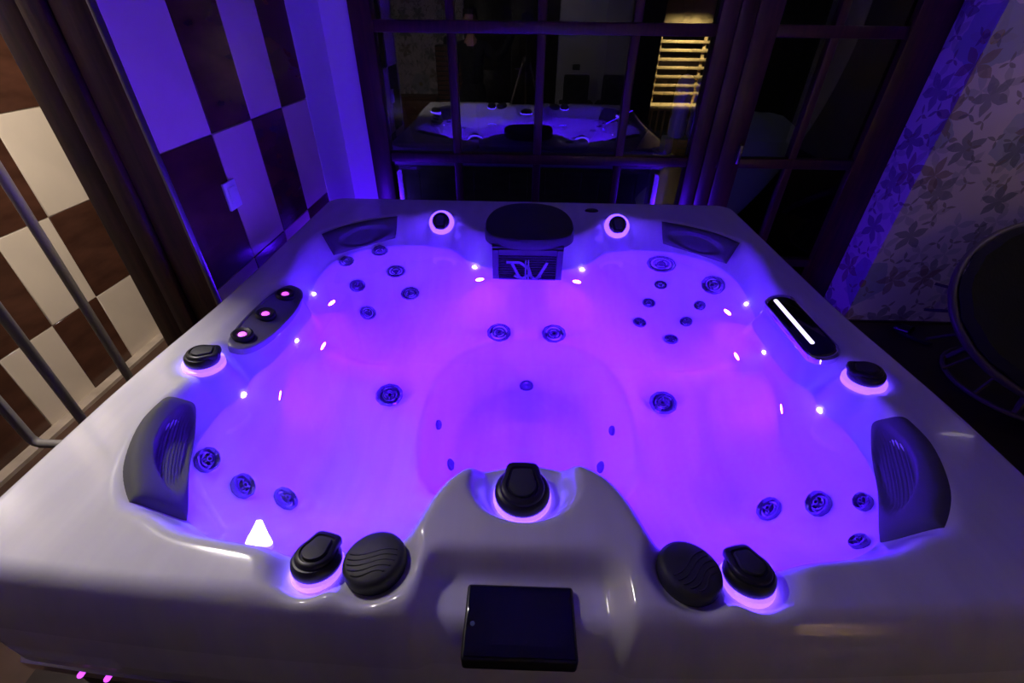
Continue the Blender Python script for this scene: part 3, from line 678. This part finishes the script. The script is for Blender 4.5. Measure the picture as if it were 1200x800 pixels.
for s in (-1,1):
    pillow([(s*.845,.556,.906),(s*.920,.645,.914),(s*.975,.765,.914),(s*.975,.865,.912)], [(s*.790,.578,.785),(s*.862,.70,.79),(s*.915,.82,.80),(s*.945,.905,.845)])
    pillow([(s*.955,1.965,.916),(s*.88,2.06,.92),(s*.775,2.14,.92),(s*.663,2.215,.914)], [(s*.895,1.905,.84),(s*.835,1.99,.83),(s*.75,2.065,.83),(s*.66,2.115,.84)], rib=False)

# ------------------------------------------------------------------ papasan chair at the right
pc = empty('papasan_chair', (2.95,2.10,0)); tag(pc, 'dark round rattan bowl chair with black cushion in front of the floral wall', 'chair')
PN = Vector((-.25,-.55,.80)).normalized(); PM = frame((0,0,.50), PN)
MB().tube([PM@Vector((.56*math.cos(a),.56*math.sin(a),.02)) for a in np.linspace(0,2*PI,64,endpoint=False)], .022, 10, closed=True).build('bowl_rim', M['rattan'], pc)
for i in range(18):
    a = 2*PI*i/18
    MB().tube([PM@Vector((.56*math.sin(t)*math.cos(a),.56*math.sin(t)*math.sin(a),.03-.30*(1-(1-math.cos(PI/2-t))**1.2))) for t in np.linspace(.12,PI/2,9)], .010, 6).build('bowl_cane', M['rattan'], pc)
MB().lathe([(0,-.17),(.2,-.165),(.40,-.10),(.535,.01),(.545,.05),(.50,.07),(.38,.0),(.2,-.06),(0,-.075)], 40, PM, caps=False, warp=lambda a, r, z: 1+.012*math.cos(16*a)*(r>.3)).build('cushion', M['cushion'], pc)
for k in range(4):
    a = PI/4+k*PI/2; MB().tube([(.36*math.cos(a),.36*math.sin(a),0),(.22*math.cos(a),.22*math.sin(a),.28)], .018, 8).build('leg', M['rattan'], pc)
for z, r in ((.012,.37),(.25,.24)): MB().tube([(r*math.cos(a),r*math.sin(a),z) for a in np.linspace(0,2*PI,32,endpoint=False)], .014, 8, closed=True).build('base_ring', M['rattan'], pc)
sl = empty('slipper', (2.66,2.60,0), .5); tag(sl, 'small shiny dark slipper on the floor before the floral wall', 'slipper')
MB().prism([(.045*math.cos(a)*(1+.15*math.sin(a)), .12*math.sin(a)) for a in np.linspace(0,2*PI,24,endpoint=False)], [(.95,0),(1,.006),(1,.016),(.96,.02)]).build('sole', M['black'], sl)
MB().grid([[(.046*math.cos(t), y, .015+(.05-.02*(y-.02)/.09)*math.sin(t)) for t in np.linspace(0,PI,12)] for y in np.linspace(.02,.10,6)]).build('strap', M['gloss'], sl)
# ------------------------------------------------------------------ camera on its tripod and the photographer, seen mirrored in the window
cam_t = empty('camera_tripod', (0,-.16,0)); tag(cam_t, 'black tripod with thin shiny legs holding the camera, mirrored in the window', 'tripod')
MB().tube([(0,0,1.18),(0,0,1.60)], .014, 12).build('centre_column', M['black'], cam_t)
MB().lathe([(.045,1.24),(.05,1.27),(.05,1.31),(.03,1.34)], 16).build('leg_collar', M['black'], cam_t)
MB().lathe([(.03,1.58),(.034,1.60),(.034,1.632),(.02,1.642)], 16).build('head_plate', M['black'], cam_t)
for a in (R(170), R(10), R(-90)):
    lg = MB().tube([(.035*math.cos(a),.035*math.sin(a),1.29),(.25*math.cos(a),.25*math.sin(a),.62)], .014, 10).build('leg', M['steel'], cam_t)
    MB().tube([(.24*math.cos(a),.24*math.sin(a),.65),(.45*math.cos(a),.45*math.sin(a),.012)], .010, 10).build('lower_leg', M['black'], lg)
    MB().sphere((.452*math.cos(a),.452*math.sin(a),.014), .015, 10, 8).build('foot', M['black'], lg)
ph = empty('photo_camera', (0,-.16,1.642)); tag(ph, 'black photo camera on the tripod, mirrored in the window', 'camera')
CM = Matrix.Translation((0,.02,.055))@Matrix.Rotation(-TH,4,'X')
MB().box((-.07,-.035,-.045), (.07,.035,.045), .012, 3, CM).build('camera_body', M['black'], ph)
MB().box((-.028,-.03,.04), (.028,.03,.072), .010, 2, CM).build('viewfinder', M['black'], ph)
ln = MB().lathe([(.032,.03),(.036,.04),(.036,.085),(.033,.09),(.030,.088)], 24, CM@Matrix.Rotation(-PI/2,4,'X')).build('lens', M['black'], ph)
MB().lathe([(.029,.086),(.02,.0885),(0,.0895)], 20, CM@Matrix.Rotation(-PI/2,4,'X'), caps=False).build('front_glass', M['gloss'], ln)

def skin_mesh(name, pts, edges, m, parent, sub=2, root=0):
    me = bpy.data.meshes.new(name); me.from_pydata([p[:3] for p in pts], edges, []); me.materials.append(m)
    o = obj(name, me, parent); bm_ = bmesh.new(); bm_.from_mesh(me); lay = bm_.verts.layers.skin.verify(); bm_.verts.ensure_lookup_table()
    for i, v in enumerate(bm_.verts):
        r = pts[i][3]; v[lay].radius = r if isinstance(r, tuple) else (r, r); v[lay].use_root = (i == root)
    bm_.to_mesh(me); bm_.free()
    a = o.modifiers.new('skin', 'SKIN'); a.use_smooth_shade = True; a.branch_smoothing = .4
    s = o.modifiers.new('sub', 'SUBSURF'); s.levels = sub; s.render_levels = sub
    return o
pe = empty('person', (-.70,-.62,0)); tag(pe, 'person in dark clothes reaching to the camera on its tripod, mirrored in the window', 'person')
# joints: x y z radius; faces +Y, right arm reaches to the camera
J = [(0,0,.96,(.155,.11)),(0,0,1.10,(.135,.095)),(0,.01,1.28,(.165,.11)),(0,0,1.42,(.13,.085)),(0,.0,1.50,.056),(0,.005,1.555,.050),(0,.025,1.63,(.066,.080)),(0,.02,1.70,(.086,.098)),(0,.01,1.755,(.075,.085)),
 (.185,0,1.40,.058),(.33,.10,1.28,.046),(.44,.24,1.40,.038),(.545,.36,1.60,.028),
 (-.185,0,1.40,.058),(-.235,-.02,1.14,.046),(-.235,.06,.92,.036),(-.23,.09,.84,.027),
 (.095,0,.86,.095),(.105,.02,.50,.062),(.11,-.02,.10,.042),(.115,.10,.045,.038),(.118,.17,.035,.03),
 (-.095,0,.86,.095),(-.105,.02,.50,.062),(-.11,-.02,.10,.042),(-.13,.10,.045,.038),(-.14,.17,.035,.03)]
E_ = [(0,1),(1,2),(2,3),(3,4),(4,5),(5,6),(6,7),(7,8),(3,9),(9,10),(10,11),(11,12),(3,13),(13,14),(14,15),(15,16),(0,17),(17,18),(18,19),(19,20),(20,21),(0,22),(22,23),(23,24),(24,25),(25,26)]
def hand(base, d, palm_n, side):
    """palm and five separate bent fingers; returns joints and edges rooted at the wrist"""
    d = Vector(d).normalized(); n = Vector(palm_n).normalized(); n = (n-d*n.dot(d)).normalized(); w = d.cross(n)*side; b0 = Vector(base)
    P = [(*(b0+d*.01),(.024,.024)),(*(b0+d*.05),(.030,.022)),(*(b0+d*.082),(.032,.017))]; E = [(0,1),(1,2)]
    for k, (off, ln_) in enumerate(((-.030,.062),(-.010,.075),(.011,.072),(.030,.056))):
        i = len(P)
        for f, bend in ((.0,0),(.42,.10),(.75,.34),(1.0,.62)):
            q = b0+d*(.082+ln_*(f-.35*bend*f))+w*off*(1+.1*f)+n*(ln_*bend*f*.9); P.append((*q,.0088-.002*f))
        E += [(2,i),(i,i+1),(i+1,i+2),(i+2,i+3)]
    i = len(P)
    for f, o_ in ((.025,-.030),(.055,-.048),(.085,-.050)): P.append((*(b0+d*f+w*o_+n*(.012+.1*f)),.0105-.02*f*.2))
    return P, E+[(1,i),(i,i+1),(i+1,i+2)]
allP, allE = list(J), list(E_)
for w_, d, n, s in ((12,(.55,.35,.35),(.3,-.2,-1),1),(16,(.02,.15,-1),(1,.1,0),1)):
    P, E = hand(J[w_][:3], d, n, s); k = len(allP)
    allP += P; allE += [(a+k,b_+k) for a, b_ in E]+[(w_,k)]
body = skin_mesh('body', allP, allE, M['skin'], pe)
# face: nose, eyes, mouth, ears (small pieces on the head), hair, clothing
MB().prism([(-.014,0),(.014,0),(.004,.045),(-.004,.045)], [(1,-.01),(.9,.008),(.4,.016)], Matrix.Translation((0,.105,1.645))@Matrix.Rotation(PI/2,4,'X')@Matrix.Diagonal((1,1,-1,1))).build('nose', M['skin'], pe)
for s in (-1,1):
    MB().sphere((s*.031,.096,1.69), .012, 12, 8, (1,.6,.7)).build('eye', M['steel'], pe)
    MB().sphere((s*.078,.012,1.67), .024, 12, 8, (.35,.7,1.2)).build('ear', M['skin'], pe)
MB().sphere((0,.096,1.618), .022, 12, 8, (1,.3,.25)).build('mouth', M['carton'], pe)
hb = MB(); rows = []
for i in range(9):
    th = i/8*1.75; rows.append([(.092*math.sin(th)*math.cos(a), .008+.112*math.sin(th)*math.sin(a)-.012*(1-math.cos(th)), 1.705+.115*math.cos(th)+(.05 if (math.sin(a) > .2 and i > 5) else 0)) for a in np.linspace(0,2*PI,24,endpoint=False)])
hb.grid(rows, closed_u=True).build('hair', M['hair'], pe)
def cloth(name, ids, grow, m):
    mp = {j: i for i, j in enumerate(ids)}
    P = []
    for j in ids:
        r = J[j][3]; r = (r[0]+grow, r[1]+grow) if isinstance(r, tuple) else (r+grow, r+grow); P.append((*J[j][:3], r))
    return skin_mesh(name, P, [(mp[a], mp[b_]) for a, b_ in E_ if a in mp and b_ in mp], m, pe)
cloth('jacket', [0,1,2,3,4,9,10,11,12,13,14,15,16], .016, M['fabric'])
cloth('trousers', [0,1,17,18,19,22,23,24], .018, M['fabric'])
for s in (19,24): cloth('shoe', [s,s+1,s+2], .012, M['black'])
